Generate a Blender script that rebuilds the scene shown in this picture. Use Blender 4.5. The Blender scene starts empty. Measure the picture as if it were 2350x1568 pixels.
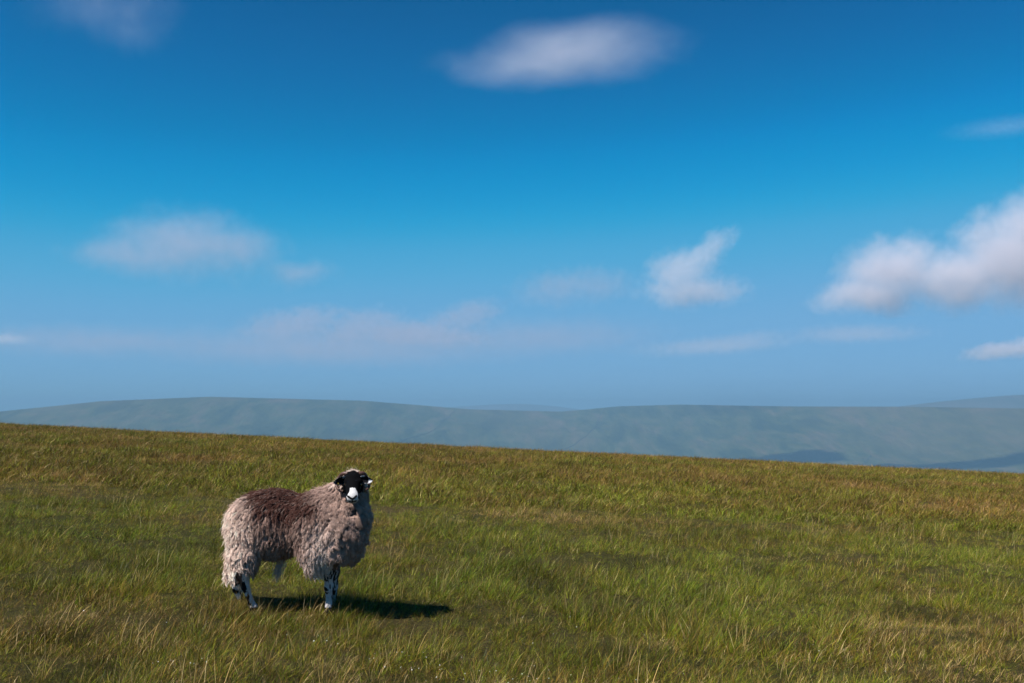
import bpy, math, time
import numpy as np
from mathutils import Vector, Matrix
T0 = time.time()
S = bpy.context.scene
C = S.collection
R = math.radians
rng = np.random.default_rng(7)

# ------------------------------------------------------------------ camera, sky, sun, exposure
EYE = 1.45                                   # camera height over the turf it stands on
cam_d = bpy.data.cameras.new('camera')
cam_d.lens = 35.0; cam_d.sensor_width = 36.0
cam_d.clip_start = 0.1; cam_d.clip_end = 90000.0
cam_d.dof.use_dof = True; cam_d.dof.focus_distance = 6.5; cam_d.dof.aperture_fstop = 5.6
cam = bpy.data.objects.new('camera', cam_d); C.objects.link(cam)
cam.location = (0, 0, EYE)
cam.rotation_euler = (R(90 + 3.9), 0, 0)
S.camera = cam

SUN_EL, SUN_AZ = 53.5, 218.0                 # azimuth: degrees anticlockwise from +X; light comes from the left and a bit from behind the camera
to_sun = Vector((math.cos(R(SUN_EL)) * math.cos(R(SUN_AZ)), math.cos(R(SUN_EL)) * math.sin(R(SUN_AZ)), math.sin(R(SUN_EL))))
W = bpy.data.worlds.new('World'); S.world = W; W.use_nodes = True
wn = W.node_tree; wn.nodes.clear()
sky = wn.nodes.new('ShaderNodeTexSky'); sky.sky_type = 'NISHITA'; sky.sun_disc = False
sky.sun_elevation = R(SUN_EL); sky.sun_rotation = R(90 - SUN_AZ)
sky.altitude = 600; sky.air_density = 1.0; sky.dust_density = 0.3; sky.ozone_density = 2.0
# one grade for the whole dome (the photograph is a deep, saturated blue): scale, curves, back to full strength
SKY_K = 0.08
def vscale(sock, k):
    m = wn.nodes.new('ShaderNodeVectorMath'); m.operation = 'SCALE'; m.inputs['Scale'].default_value = k; wn.links.new(sock, m.inputs[0]); return m.outputs[0]
cur = wn.nodes.new('ShaderNodeRGBCurve')
CURVES = ([(0, 0), (0.10, 0.0), (0.17, 0.002), (0.225, 0.07), (0.33, 0.16), (0.5, 0.20), (1, 0.28)],
          [(0, 0), (0.15, 0.095), (0.18, 0.135), (0.216, 0.20), (0.262, 0.30), (0.336, 0.40), (0.45, 0.43), (0.6, 0.45), (1, 0.52)],
          [(0, 0), (0.27, 0.28), (0.31, 0.375), (0.36, 0.50), (0.406, 0.63), (0.468, 0.70), (0.6, 0.75), (1, 0.82)])
for ch, pts in enumerate(CURVES):
    cv = cur.mapping.curves[ch]
    while len(cv.points) < len(pts): cv.points.new(0.5, 0.5)
    for p_, (cx, cy_) in zip(cv.points, pts): p_.location = (cx, cy_)
cur.mapping.update()
bg = wn.nodes.new('ShaderNodeBackground'); bg.inputs['Strength'].default_value = 0.1
wo = wn.nodes.new('ShaderNodeOutputWorld')
wn.links.new(vscale(sky.outputs[0], SKY_K), cur.inputs['Color']); wn.links.new(vscale(cur.outputs[0], 5.8), bg.inputs[0]); wn.links.new(bg.outputs[0], wo.inputs[0])

sl = bpy.data.lights.new('sun', 'SUN'); sl.energy = 5.0; sl.angle = R(0.53); sl.color = (1.0, 0.95, 0.88)
so = bpy.data.objects.new('sun', sl); C.objects.link(so)
so.rotation_euler = to_sun.to_track_quat('Z', 'Y').to_euler()

S.view_settings.view_transform = 'Standard'; S.view_settings.look = 'None'
S.view_settings.exposure = 0.75; S.view_settings.gamma = 1.0; S.view_settings.use_curve_mapping = False
cy = S.cycles
cy.use_denoising = True
cy.max_bounces = 6; cy.diffuse_bounces = 1; cy.glossy_bounces = 2; cy.transmission_bounces = 3
cy.transparent_max_bounces = 8; cy.volume_bounces = 2
cy.volume_step_rate = 1.0; cy.volume_max_steps = 256
cy.use_adaptive_sampling = True; cy.adaptive_threshold = 0.012; cy.adaptive_min_samples = 32

# ------------------------------------------------------------------ helpers
def hash2(i, j, seed):
    h = (i.astype(np.int64) * 374761393 + j.astype(np.int64) * 668265263 + seed * 2147483647) & 0x7fffffff
    h = ((h ^ (h >> 13)) * 1274126177) & 0x7fffffff
    return ((h ^ (h >> 16)) & 0xffffff) / float(0xffffff)
def vnoise(x, y, seed=0):
    x = np.asarray(x, float); y = np.asarray(y, float)
    xi = np.floor(x); yi = np.floor(y); fx = x - xi; fy = y - yi
    fx = fx * fx * fx * (fx * (fx * 6 - 15) + 10); fy = fy * fy * fy * (fy * (fy * 6 - 15) + 10)
    a = hash2(xi, yi, seed); b = hash2(xi + 1, yi, seed); c = hash2(xi, yi + 1, seed); d = hash2(xi + 1, yi + 1, seed)
    return (a * (1 - fx) + b * fx) * (1 - fy) + (c * (1 - fx) + d * fx) * fy
def fbm(x, y, seed=0, octv=4):
    s = 0; a = 0.5
    for o in range(octv):
        s = s + a * (vnoise(x, y, seed + o * 17) - 0.5) * 2; x = x * 2.03 + 11.3; y = y * 2.03 + 5.7; a *= 0.5
    return s
def sstep(a, b, x):
    t = np.clip((x - a) / (b - a), 0, 1); return t * t * (3 - 2 * t)

def mesh_obj(name, verts, faces, mat=None, parent=None, smooth=True, cols=None):
    me = bpy.data.meshes.new(name)
    verts = np.asarray(verts, np.float32)
    if isinstance(faces, np.ndarray):
        n, k = faces.shape
        me.vertices.add(len(verts)); me.vertices.foreach_set('co', verts.ravel())
        me.loops.add(n * k); me.loops.foreach_set('vertex_index', faces.astype(np.int32).ravel())
        me.polygons.add(n); me.polygons.foreach_set('loop_start', np.arange(0, n * k, k, dtype=np.int32))
        me.update(calc_edges=True)
    else:
        me.from_pydata([tuple(v) for v in verts], [], faces)
    if smooth: me.polygons.foreach_set('use_smooth', np.ones(len(me.polygons), bool))
    if cols is not None:
        at = me.attributes.new('col', 'FLOAT_COLOR', 'POINT')
        cc = np.ones((len(verts), 4), np.float32); cc[:, :3] = cols
        at.data.foreach_set('color', cc.ravel())
    if mat: me.materials.append(mat)
    o = bpy.data.objects.new(name, me); C.objects.link(o)
    if parent is not None: o.parent = parent
    return o
def tag(o, label=None, cat=None, group=None, kind=None):
    if label: o['label'] = label
    if cat: o['category'] = cat
    if group: o['group'] = group
    if kind: o['kind'] = kind
    return o
class NT:
    """tiny node helper"""
    def __init__(s, name):
        s.m = bpy.data.materials.new(name); s.m.use_nodes = True; s.t = s.m.node_tree; s.t.nodes.clear()
        s.out = s.n('ShaderNodeOutputMaterial')
    def n(s, typ, **kw):
        nd = s.t.nodes.new(typ)
        for k, v in kw.items(): setattr(nd, k, v)
        return nd
    def l(s, a, b): s.t.links.new(a, b)
    def math(s, op, a, b=None, c=None, clamp=False):
        nd = s.n('ShaderNodeMath', operation=op); nd.use_clamp = clamp
        for i, v in enumerate((a, b, c)):
            if v is None: continue
            if isinstance(v, (int, float)): nd.inputs[i].default_value = v
            else: s.l(v, nd.inputs[i])
        return nd.outputs[0]
    def vmath(s, op, a, b=None):
        nd = s.n('ShaderNodeVectorMath', operation=op)
        for i, v in enumerate((a, b)):
            if v is None: continue
            if isinstance(v, (tuple, list)): nd.inputs[i].default_value = v
            else: s.l(v, nd.inputs[i])
        return nd.outputs['Value'] if op == 'LENGTH' else nd.outputs[0]
    def noise(s, vec, scale, detail=4, rough=0.55, dist=0.0):
        nd = s.n('ShaderNodeTexNoise'); nd.inputs['Scale'].default_value = scale; nd.inputs['Detail'].default_value = detail
        nd.inputs['Roughness'].default_value = rough; nd.inputs['Distortion'].default_value = dist
        if vec is not None: s.l(vec, nd.inputs['Vector'])
        return nd.outputs['Fac']
    def ramp(s, fac, stops, interp='LINEAR'):
        nd = s.n('ShaderNodeValToRGB'); nd.color_ramp.interpolation = interp
        el = nd.color_ramp.elements
        while len(el) < len(stops): el.new(0.5)
        for e, (p, c) in zip(el, stops): e.position = p; e.color = (*c, 1)
        s.l(fac, nd.inputs[0]); return nd.outputs[0]
    def mix(s, fac, a, b, typ='MIX'):
        nd = s.n('ShaderNodeMix', data_type='RGBA', blend_type=typ)
        for i, v in ((0, fac), (6, a), (7, b)):
            if isinstance(v, (int, float)): nd.inputs[i].default_value = v
            elif isinstance(v, tuple): nd.inputs[i].default_value = (*v, 1)
            else: s.l(v, nd.inputs[i])
        return nd.outputs[2]

def surface_nets(f, org, h):
    """f<0 inside; returns verts, quads"""
    s = f < 0
    nx, ny, nz = f.shape
    cnt = np.zeros((nx - 1, ny - 1, nz - 1), np.uint8)
    for i in (0, 1):
        for j in (0, 1):
            for k in (0, 1): cnt += s[i:nx - 1 + i, j:ny - 1 + j, k:nz - 1 + k]
    act = (cnt > 0) & (cnt < 8)
    idx = -np.ones(act.shape, np.int64); cells = np.argwhere(act); idx[act] = np.arange(len(cells))
    corner = [(i, j, k) for i in (0, 1) for j in (0, 1) for k in (0, 1)]
    val = {c: f[cells[:, 0] + c[0], cells[:, 1] + c[1], cells[:, 2] + c[2]] for c in corner}
    acc = np.zeros((len(cells), 3)); num = np.zeros(len(cells))
    for a in corner:
        for ax in range(3):
            if a[ax]: continue
            b = list(a); b[ax] = 1; b = tuple(b)
            va, vb = val[a], val[b]; m = (va < 0) != (vb < 0)
            t = np.where(m, va / np.where(m, va - vb, 1), 0)
            p = np.tile(np.array(a, float), (len(cells), 1)); p[:, ax] += t
            acc += np.where(m[:, None], p, 0); num += m
    v = (cells + acc / num[:, None]) * h + np.array(org)
    quads = []
    for ax in range(3):
        u, w = (ax + 1) % 3, (ax + 2) % 3
        sl0 = [slice(1, -1)] * 3; sl1 = [slice(1, -1)] * 3
        sl0[ax] = slice(0, -1); sl1[ax] = slice(1, None)
        A = s[tuple(sl0)]; B = s[tuple(sl1)]
        e = np.argwhere(A != B); off = np.ones(3, int); off[ax] = 0; e = e + off
        du = np.zeros(3, int); du[u] = 1; dw = np.zeros(3, int); dw[w] = 1
        g = lambda q: idx[q[:, 0], q[:, 1], q[:, 2]]
        q = np.stack([g(e), g(e - du), g(e - du - dw), g(e - dw)], 1)
        flip = ~s[e[:, 0], e[:, 1], e[:, 2]]
        q[flip] = q[flip][:, ::-1]
        quads.append(q)
    q = np.concatenate(quads); q = q[(q >= 0).all(1)]
    return v, q
class SDF:
    def __init__(s, lo, hi, h):
        s.h = h; s.lo = np.array(lo, float); s.n = np.ceil((np.array(hi) - s.lo) / h).astype(int) + 1
        s.f = np.full(s.n, 1.0, np.float32)
    def _blk(s, lo, hi):
        a = np.clip(np.floor((lo - s.lo) / s.h).astype(int), 0, s.n - 1); b = np.clip(np.ceil((hi - s.lo) / s.h).astype(int) + 1, 1, s.n)
        ax = [s.lo[i] + s.h * np.arange(a[i], b[i]) for i in range(3)]
        return tuple(slice(a[i], b[i]) for i in range(3)), np.meshgrid(*ax, indexing='ij')
    def _put(s, sl, d, k, sub=False):
        o = s.f[sl]
        if sub: d = -d; hh = np.maximum(k - np.abs(o - d), 0) / k; s.f[sl] = np.maximum(o, d) + hh * hh * k * 0.25; return
        hh = np.maximum(k - np.abs(o - d), 0) / k
        s.f[sl] = np.minimum(o, d) - hh * hh * k * 0.25
    def cap(s, a, b, ra, rb, k=0.03, sub=False):
        a = np.array(a, float); b = np.array(b, float); m = max(ra, rb) + k + 0.03
        sl, (X, Y, Z) = s._blk(np.minimum(a, b) - m, np.maximum(a, b) + m)
        ab = b - a; t = np.clip(((X - a[0]) * ab[0] + (Y - a[1]) * ab[1] + (Z - a[2]) * ab[2]) / (ab @ ab + 1e-12), 0, 1)
        d = np.sqrt((X - a[0] - t * ab[0]) ** 2 + (Y - a[1] - t * ab[1]) ** 2 + (Z - a[2] - t * ab[2]) ** 2) - (ra + (rb - ra) * t)
        s._put(sl, d, k, sub)
    def ell(s, c, r, k=0.05, sub=False):
        c = np.array(c, float); r = np.array(r, float); m = k + 0.03
        sl, (X, Y, Z) = s._blk(c - r - m, c + r + m)
        X = X - c[0]; Y = Y - c[1]; Z = Z - c[2]
        k0 = np.sqrt((X / r[0]) ** 2 + (Y / r[1]) ** 2 + (Z / r[2]) ** 2); k1 = np.sqrt((X / r[0] ** 2) ** 2 + (Y / r[1] ** 2) ** 2 + (Z / r[2] ** 2) ** 2)
        s._put(sl, k0 * (k0 - 1) / np.maximum(k1, 1e-6), k, sub)
    def mesh(s): return surface_nets(s.f, s.lo, s.h)

# ------------------------------------------------------------------ ground: the moor the camera stands on
B2 = EYE / 45.0 ** 2
DIPS = [(-2.05, 4.95, 0.16, 0.10), (-1.12, 4.75, 0.20, 0.09), (-2.45, 5.55, 0.16, 0.08), (0.62, 5.55, 0.22, 0.09), (0.18, 7.6, 0.25, 0.09), (1.55, 6.1, 0.2, 0.08), (2.3, 5.3, 0.2, 0.08), (-0.35, 4.62, 0.14, 0.07), (2.9, 7.2, 0.3, 0.1), (1.1, 8.8, 0.3, 0.1), (-3.0, 7.4, 0.3, 0.1)]
def moor_z(x, y, rough=True):
    """convex shoulder of moorland, falling to the right, cresting about 45 m out"""
    x = np.asarray(x, float); y = np.asarray(y, float)
    yy = np.abs(y)
    q = np.where(yy < 120, B2 * yy * yy, B2 * 120 ** 2 + (yy - 120) * 2 * B2 * 120)
    z = 0.0228 * y * sstep(-400, 0, y) - q - 0.0494 * np.clip(x, -260, 260)
    if rough:
        f = 1.0 / (1 + (np.hypot(x, y) / 60) ** 2)
        z = z + f * (0.05 * fbm(x / 2.3, y / 2.3, 3, 3) + 0.035 * fbm(x / 0.7, y / 0.7, 9, 2) * (np.hypot(x, y) < 40)) + 0.10 * fbm(x / 14, y / 14, 5, 2) * f
        for (dx_, dy_, r_, h_) in DIPS: h_ = h_ * 0.4; z = z - h_ * np.exp(-((x - dx_) ** 2 + ((y - dy_) * 0.8) ** 2) / r_ ** 2) + 0.35 * h_ * np.exp(-((x - dx_) ** 2 + ((y - dy_) * 0.8) ** 2) / (2.2 * r_) ** 2)
    return z

def moor_material():
    t = NT('moor_turf')
    g = t.n('ShaderNodeNewGeometry').outputs['Position']
    a = t.noise(g, 1.1, 5, 0.6); b = t.noise(g, 70, 5, 0.75); c = t.noise(g, 0.16, 3, 0.6)
    col = t.ramp(a, [(0.3, (0.050, 0.060, 0.008)), (0.5, (0.075, 0.070, 0.014)), (0.7, (0.12, 0.085, 0.032))])
    col = t.mix(t.ramp(b, [(0.38, (1, 1, 1)), (0.56, (0, 0, 0))]), col, (0.010, 0.009, 0.004))
    col = t.mix(t.ramp(b, [(0.58, (0, 0, 0)), (0.72, (0.8, 0.8, 0.8))]), col, (0.20, 0.15, 0.06))
    col = t.mix(t.math('MULTIPLY', c, 0.3), col, (0.075, 0.055, 0.022))
    p = t.n('ShaderNodeBsdfPrincipled'); p.inputs['Roughness'].default_value = 0.95; p.inputs['Specular IOR Level'].default_value = 0.1
    t.l(col, p.inputs['Base Color'])
    bp = t.n('ShaderNodeBump'); bp.inputs['Strength'].default_value = 1.0; bp.inputs['Distance'].default_value = 0.06
    t.l(t.noise(g, 38, 6, 0.75), bp.inputs['Height']); t.l(bp.outputs[0], p.inputs['Normal'])
    t.l(p.outputs[0], t.out.inputs[0]); return t.m
def polar_grid(rs, ths, zf):
    RR, TH = np.meshgrid(rs, ths, indexing='ij')
    X = RR * np.sin(TH); Y = RR * np.cos(TH); Z = zf(X, Y)
    v = np.stack([X, Y, Z], -1).reshape(-1, 3)
    n, m = len(rs), len(ths)
    i = np.arange(n - 1)[:, None] * m + np.arange(m)[None, :]
    j = np.arange(n - 1)[:, None] * m + (np.arange(m)[None, :] + 1) % m
    q = np.stack([i, j, j + m, i + m], -1).reshape(-1, 4)
    return v, q[:, ::-1]
ths = np.concatenate([np.radians(np.linspace(-45, 45, 420, endpoint=False)), np.radians(np.linspace(45, 315, 130, endpoint=False))])
rs = np.concatenate([[0.02], np.geomspace(0.6, 420, 330)])
v, q = polar_grid(rs, ths, moor_z)
ground = tag(mesh_obj('ground', v, q, moor_material()), 'rough green and brown moorland turf sloping down to the right', kind='structure')

# ------------------------------------------------------------------ the valley and the fells across it
F35 = 2285.0                                              # focal length in 2350-wide picture units: skyline heights were measured in those
sky_px = np.array([(-2600, 955), (-1800, 905), (-1000, 935), (-400, 985), (0, 945), (235, 921), (480, 911), (830, 920), (960, 930), (1080, 940), (1200, 943), (1290, 945), (1345, 940), (1420, 933), (1560, 929), (1800, 933), (2080, 934), (2350, 938), (2800, 930), (3500, 905), (4600, 950)], float)
sky_th = np.arctan((sky_px[:, 0] - 1175) / F35); sky_e = (940 - sky_px[:, 1]) / F35
def fell_z(x, y):
    r = np.hypot(x, y); th = np.arctan2(x, y)
    e = np.interp(th, sky_th, sky_e) + np.where(np.abs(th) > 0.98, 0.012 * np.sin(th * 5.0), 0)
    ct = np.clip(np.cos(np.clip(th, -1.1, 1.1)), 0.45, 1)
    rb = 3500 + 350 * np.sin(th * 4 + 0.5); rc = 5000 + 300 * np.sin(th * 7 + 1.0)
    zc = e * rc * ct + EYE
    zv = -208 - 14 * np.sin(th * 5) + 18 * fbm(x / 900, y / 900, 31, 3) * 0.5
    t = np.clip((r - rb) / (rc - rb), 0, 1); prof = t * t * (1.9 - 0.9 * t)
    prof = np.where(t < 1, prof, 1)
    z = zv + (zc - zv) * prof
    gul = fbm(x / 420, y / 420, 41, 4); z = z + 38 * gul * np.sin(np.pi * np.clip(t, 0, 1)) ** 1.2
    over = np.clip(r - rc, 0, None); z = z - np.where(over < 700, 0.04 * over * over / 700, 0.04 * 700 + (over - 700) * 0.07)
    near = moor_z(x, y, False)
    w = sstep(380, 1500, r); zz = near * (1 - w) + z * w
    return np.where(r < 430, zz - 0.6, zz)
def fell_material(name, base, alt, dark):
    t = NT(name)
    g = t.n('ShaderNodeNewGeometry').outputs['Position']
    mp = t.n('ShaderNodeMapping'); mp.inputs['Scale'].default_value = (1, 0.3, 1); t.l(g, mp.inputs[0])
    a = t.noise(mp.outputs[0], 0.0075, 7, 0.66, 0.5); b = t.noise(mp.outputs[0], 0.026, 6, 0.68); c = t.noise(mp.outputs[0], 0.0011, 4, 0.6)
    col = t.ramp(a, [(0.36, dark), (0.5, base), (0.66, alt)])
    col = t.mix(t.ramp(b, [(0.4, (0, 0, 0)), (0.66, (0.65, 0.65, 0.65))]), col, dark)
    col = t.mix(t.ramp(c, [(0.45, (0, 0, 0)), (0.65, (0.4, 0.4, 0.4))]), col, alt)
    p = t.n('ShaderNodeBsdfPrincipled'); p.inputs['Roughness'].default_value = 1.0; p.inputs['Specular IOR Level'].default_value = 0.0
    t.l(col, p.inputs['Base Color'])
    bp = t.n('ShaderNodeBump'); bp.inputs['Strength'].default_value = 1.0; bp.inputs['Distance'].default_value = 20
    t.l(t.noise(mp.outputs[0], 0.011, 7, 0.62), bp.inputs['Height']); t.l(bp.outputs[0], p.inputs['Normal'])
    t.l(p.outputs[0], t.out.inputs[0]); return t.m
ths2 = np.concatenate([np.radians(np.linspace(-40, 40, 520, endpoint=False)), np.radians(np.linspace(40, 320, 200, endpoint=False))])
rs2 = np.concatenate([np.linspace(415, 2900, 40, endpoint=False), np.linspace(2900, 5600, 150, endpoint=False), np.linspace(5600, 9000, 24)])
v, q = polar_grid(rs2, ths2, fell_z)
fell_mat = fell_material('fell_grass', (0.050, 0.060, 0.022), (0.092, 0.072, 0.044), (0.017, 0.026, 0.010))
tag(mesh_obj('fellside', v, q, fell_mat), 'long hazy green fellside across the valley', kind='structure')

def far_hill(name, label, pts, dist, depth, mat):
    """a hill massif standing at its own distance: profile across, rounded in depth"""
    pts = np.array(pts, float)
    us = np.linspace(pts[0, 0], pts[-1, 0], 160); ys = np.interp(us, pts[:, 0], pts[:, 1])
    ys = np.convolve(np.pad(ys, 6, mode='edge'), np.ones(13) / 13, 'valid')
    X = (us - 1175) / F35 * dist; H = (940 - ys) / F35 * dist
    D = np.linspace(-1, 1, 70)
    XX, DD = np.meshgrid(X, D, indexing='ij'); HH = H[:, None] + 0 * DD
    Z = -260 + (HH + 260) * (1 - np.abs(DD) ** 1.8) + EYE
    Y = dist + DD * depth
    Z = Z + 9 * fbm(XX / 500, Y / 500, 77, 4) * (1 - DD ** 2) * np.minimum(1, np.abs(DD) * 4)
    v = np.stack([XX, Y, Z], -1).reshape(-1, 3)
    n, m = XX.shape; i = np.arange(n - 1)[:, None] * m + np.arange(m - 1)[None, :]
    q = np.stack([i, i + 1, i + m + 1, i + m], -1).reshape(-1, 4)
    return tag(mesh_obj(name, v, q[:, ::-1], mat), label, kind='structure')
def ray_fell(u, w):
    """where the line of sight through a measured picture point meets the fell"""
    d = Matrix.Rotation(R(93.9), 3, 'X') @ Vector(((u - 1175) / F35, -(w - 784) / F35, -1)); t = np.linspace(1500, 6500, 2600) / d.y
    x, y, z = d.x * t, d.y * t, EYE + d.z * t; h = z - fell_z(x, y); k = int(np.argmax(h < 0)) if (h < 0).any() else int(np.argmin(h))
    return np.array((x[k], y[k]))
def stone_wall(label, pix):
    pts = np.array([ray_fell(*p) for p in pix]); L = []
    for a_, b_ in zip(pts[:-1], pts[1:]):
        m = max(2, int(np.linalg.norm(b_ - a_) / 14)); L += [a_ + (b_ - a_) * k / m for k in range(m)]
    L = np.array(L + [pts[-1]]); L = L + 2.0 * np.stack([fbm(L[:, 0] / 30, L[:, 1] / 30, 3, 2), fbm(L[:, 0] / 30, L[:, 1] / 30, 5, 2)], 1)
    d = np.gradient(L, axis=0); d /= np.linalg.norm(d, axis=1)[:, None]; nn = np.stack([-d[:, 1], d[:, 0]], 1); z = fell_z(L[:, 0], L[:, 1]); V = []; F = []
    for i in range(len(L)):
        ht = 2.3 + 0.4 * math.sin(i * 1.7)
        for off, up in ((-1.1, -3.0), (-0.6, ht), (0.6, ht), (1.1, -3.0)): V.append((*(L[i] + nn[i] * off), z[i] + up))
    for i in range(len(L) - 1):
        for k in range(3): F.append((4 * i + k, 4 * i + k + 1, 4 * i + 5 + k, 4 * i + 4 + k))
    F += [(0, 1, 2, 3), tuple(len(V) - 4 + k for k in (3, 2, 1, 0))]
    t = NT('dry_stone'); g = t.n('ShaderNodeNewGeometry').outputs['Position']; p = t.n('ShaderNodeBsdfPrincipled'); p.inputs['Roughness'].default_value = 1.0
    t.l(t.mix(t.noise(g, 0.6, 4), (0.02, 0.022, 0.018), (0.05, 0.048, 0.042)), p.inputs['Base Color']); t.l(p.outputs[0], t.out.inputs[0])
    tag(mesh_obj('drystone_wall', V, F, t.m, smooth=False), label, 'wall', 'drystone walls on the far fell', 'thing')
stone_wall('dark drystone wall climbing the fell to the dip right of the sheep', [(1044, 943), (1022, 962), (997, 987), (955, 1004), (917, 1014)])
stone_wall('dark drystone wall running down the fell under the small peaked cloud', [(1387, 938), (1374, 960), (1363, 984), (1345, 1002), (1323, 1018), (1284, 1034)])
stone_wall('short drystone wall on the valley floor at the right', [(2000, 1046), (1985, 1062), (1968, 1080)])
hill_mat = fell_material('heather_hill', (0.070, 0.062, 0.042), (0.10, 0.075, 0.06), (0.04, 0.04, 0.022))
far_hill('hill', 'brownish hill rising behind the fellside at the right edge', [(1750, 1010), (2000, 945), (2080, 931), (2160, 922), (2250, 913), (2350, 905), (2600, 898), (3000, 902), (3500, 940), (3900, 1010)], 7200, 1400, hill_mat)
far_hill('distant_hill', 'faint far hill showing through the dip in the fells', [(820, 1000), (960, 942), (1040, 934), (1120, 929), (1190, 927), (1260, 931), (1340, 941), (1500, 1000)], 11500, 1500, hill_mat)

# haze: one closed box of even air around camera, moor and fells
hz = NT('haze_air')
pv = hz.n('ShaderNodeVolumePrincipled'); pv.inputs['Color'].default_value = (0.225, 0.415, 0.605, 1); pv.inputs['Density'].default_value = 0.00019
pv.inputs['Anisotropy'].default_value = 0.0
hz.l(pv.outputs[0], hz.out.inputs['Volume'])
HB = (-13500, 13500, -9500, 13500, -760, 122)
x0, x1, y0, y1, z0, z1 = HB
hv = [(x0, y0, z0), (x1, y0, z0), (x1, y1, z0), (x0, y1, z0), (x0, y0, z1), (x1, y0, z1), (x1, y1, z1), (x0, y1, z1)]
hf = [(3, 2, 1, 0), (4, 5, 6, 7), (0, 1, 5, 4), (1, 2, 6, 5), (2, 3, 7, 6), (3, 0, 4, 7)]
tag(mesh_obj('haze', hv, hf, hz.m, smooth=False), 'thin blue summer haze over moor and valley', kind='stuff')

# ------------------------------------------------------------------ clouds: real volumes at their own height
def pix_dir(u, w):
    """direction of a point measured in the 2350-wide picture"""
    d = Vector(((u - 1175) / F35, -(w - 784) / F35, -1)); return cam.rotation_euler.to_matrix() @ d
def cloud(label, base_dist, blobs, dens, seed, detail=1.0, soft=0.35, amp=0.9, depth=None, at=None, stretch=1.0, tone=(0.91, 0.885, 0.95)):
    """blobs: (u, w, ru, rw, tilt_deg) picture-measured lobes, turned into metres at base_dist; depth in metres along the view"""
    us = [b[0] for b in blobs]; ws = [b[1] for b in blobs]
    if at is not None: c = Vector(at)
    else: c = pix_dir(np.mean(us), np.mean(ws)); c = c / c.y * base_dist; c = c + Vector((0, 0, EYE))
    k = base_dist / F35
    fw = Vector((c.x, c.y, 0)).normalized(); rt = Vector((fw.y, -fw.x, 0))
    L = []
    for (u, w, ru, rw, tl) in blobs:
        if at is not None: L.append(((u, 0.0, w), (ru, depth, rw), R(tl))); continue
        p = pix_dir(u, w); p = p / p.y * base_dist + Vector((0, 0, EYE)) - c
        L.append(((p.dot(rt), 0.0, p.z), (ru * k, (depth or 1.1 * (ru * 0.6 + rw * 0.4)) * (k if depth is None else 1), rw * k), R(tl)))
    # hull
    ext = max(max(abs(a) + r for a, r in zip(p, rr)) for p, rr, _ in L) * 1.25
    mx = [max(abs(p[i]) + max(rr[0] * abs(math.sin(t)) + rr[2], rr[i]) if i == 2 else abs(p[i]) + rr[i] for p, rr, t in L) * 1.3 for i in range(3)]
    n = 34; ax = [np.linspace(-m, m, n) for m in mx]
    XX, YY, ZZ = np.meshgrid(*ax, indexing='ij'); f = np.full(XX.shape, 9.0)
    for p, rr, t in L:
        dx, dy, dz = XX - p[0], YY - p[1], ZZ - p[2]
        ex = dx * math.cos(t) + dz * math.sin(t); ez = -dx * math.sin(t) + dz * math.cos(t)
        f = np.minimum(f, np.sqrt((ex / rr[0]) ** 2 + (dy / rr[1]) ** 2 + (ez / rr[2]) ** 2) - 1.12)
    v, q = surface_nets(f, (0, 0, 0), 1.0)
    v = np.stack([-mx[i] + v[:, i] * 2 * mx[i] / (n - 1) for i in range(3)], 1)
    t = NT('cloud_vapour')
    P = t.n('ShaderNodeTexCoord').outputs['Object']
    size = max(l[1][2] for l in L)
    off = t.vmath('ADD', P, (seed * 913.0, seed * 377.0, seed * 611.0))
    sm = t.n('ShaderNodeVectorMath', operation='MULTIPLY'); sm.inputs[1].default_value = (stretch, stretch, 1.0); t.l(off, sm.inputs[0]); off = sm.outputs[0]
    # large-scale wander so that lobes are not ellipses
    wn_ = t.n('ShaderNodeTexNoise'); wn_.inputs['Scale'].default_value = 0.9 / size; wn_.inputs['Detail'].default_value = 3; t.l(off, wn_.inputs['Vector'])
    wob = t.vmath('SUBTRACT', wn_.outputs['Color'], (0.5, 0.5, 0.5)); sc = t.n('ShaderNodeVectorMath', operation='SCALE'); sc.inputs['Scale'].default_value = size * 0.9; t.l(wob, sc.inputs[0])
    PW = t.vmath('ADD', P, sc.outputs[0])
    tot = None
    for p, rr, tl in L:
        d = t.vmath('SUBTRACT', PW, tuple(p))
        if abs(tl) > 1e-4:
            ro = t.n('ShaderNodeVectorRotate', rotation_type='Y_AXIS'); ro.inputs['Angle'].default_value = tl; t.l(d, ro.inputs['Vector']); d = ro.outputs[0]
        d = t.vmath('DIVIDE', d, tuple(rr)); ln = t.vmath('LENGTH', d)
        fi = t.math('SUBTRACT', 1.0, ln)
        tot = fi if tot is None else t.math('SMOOTH_MAX', tot, fi, 0.25)
    nz = t.noise(off, 1.7 * detail / size, 8, 0.64, 0.3)
    s = t.math('MULTIPLY_ADD', t.math('SUBTRACT', nz, 0.5), amp * 2, tot)
    s = t.math('DIVIDE', s, soft, clamp=True)
    s = t.math('POWER', s, 1.6)
    edge = t.math('MULTIPLY', t.math('ADD', tot, 0.1, clamp=False), 6.0, clamp=True)
    s = t.math('MULTIPLY', s, edge)
    pv = t.n('ShaderNodeVolumePrincipled'); pv.inputs['Color'].default_value = (*tone, 1); pv.inputs['Anisotropy'].default_value = 0.15
    t.l(t.math('MULTIPLY', s, dens), pv.inputs['Density']); t.l(pv.outputs[0], t.out.inputs['Volume'])
    t.m.cycles.volume_step_rate = 0.6
    o = mesh_obj('cloud', v, q, t.m)
    o.location = c; o.rotation_euler = (0, 0, -math.atan2(c.x, c.y))
    return tag(o, label, 'cloud', 'fair weather clouds')
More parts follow.
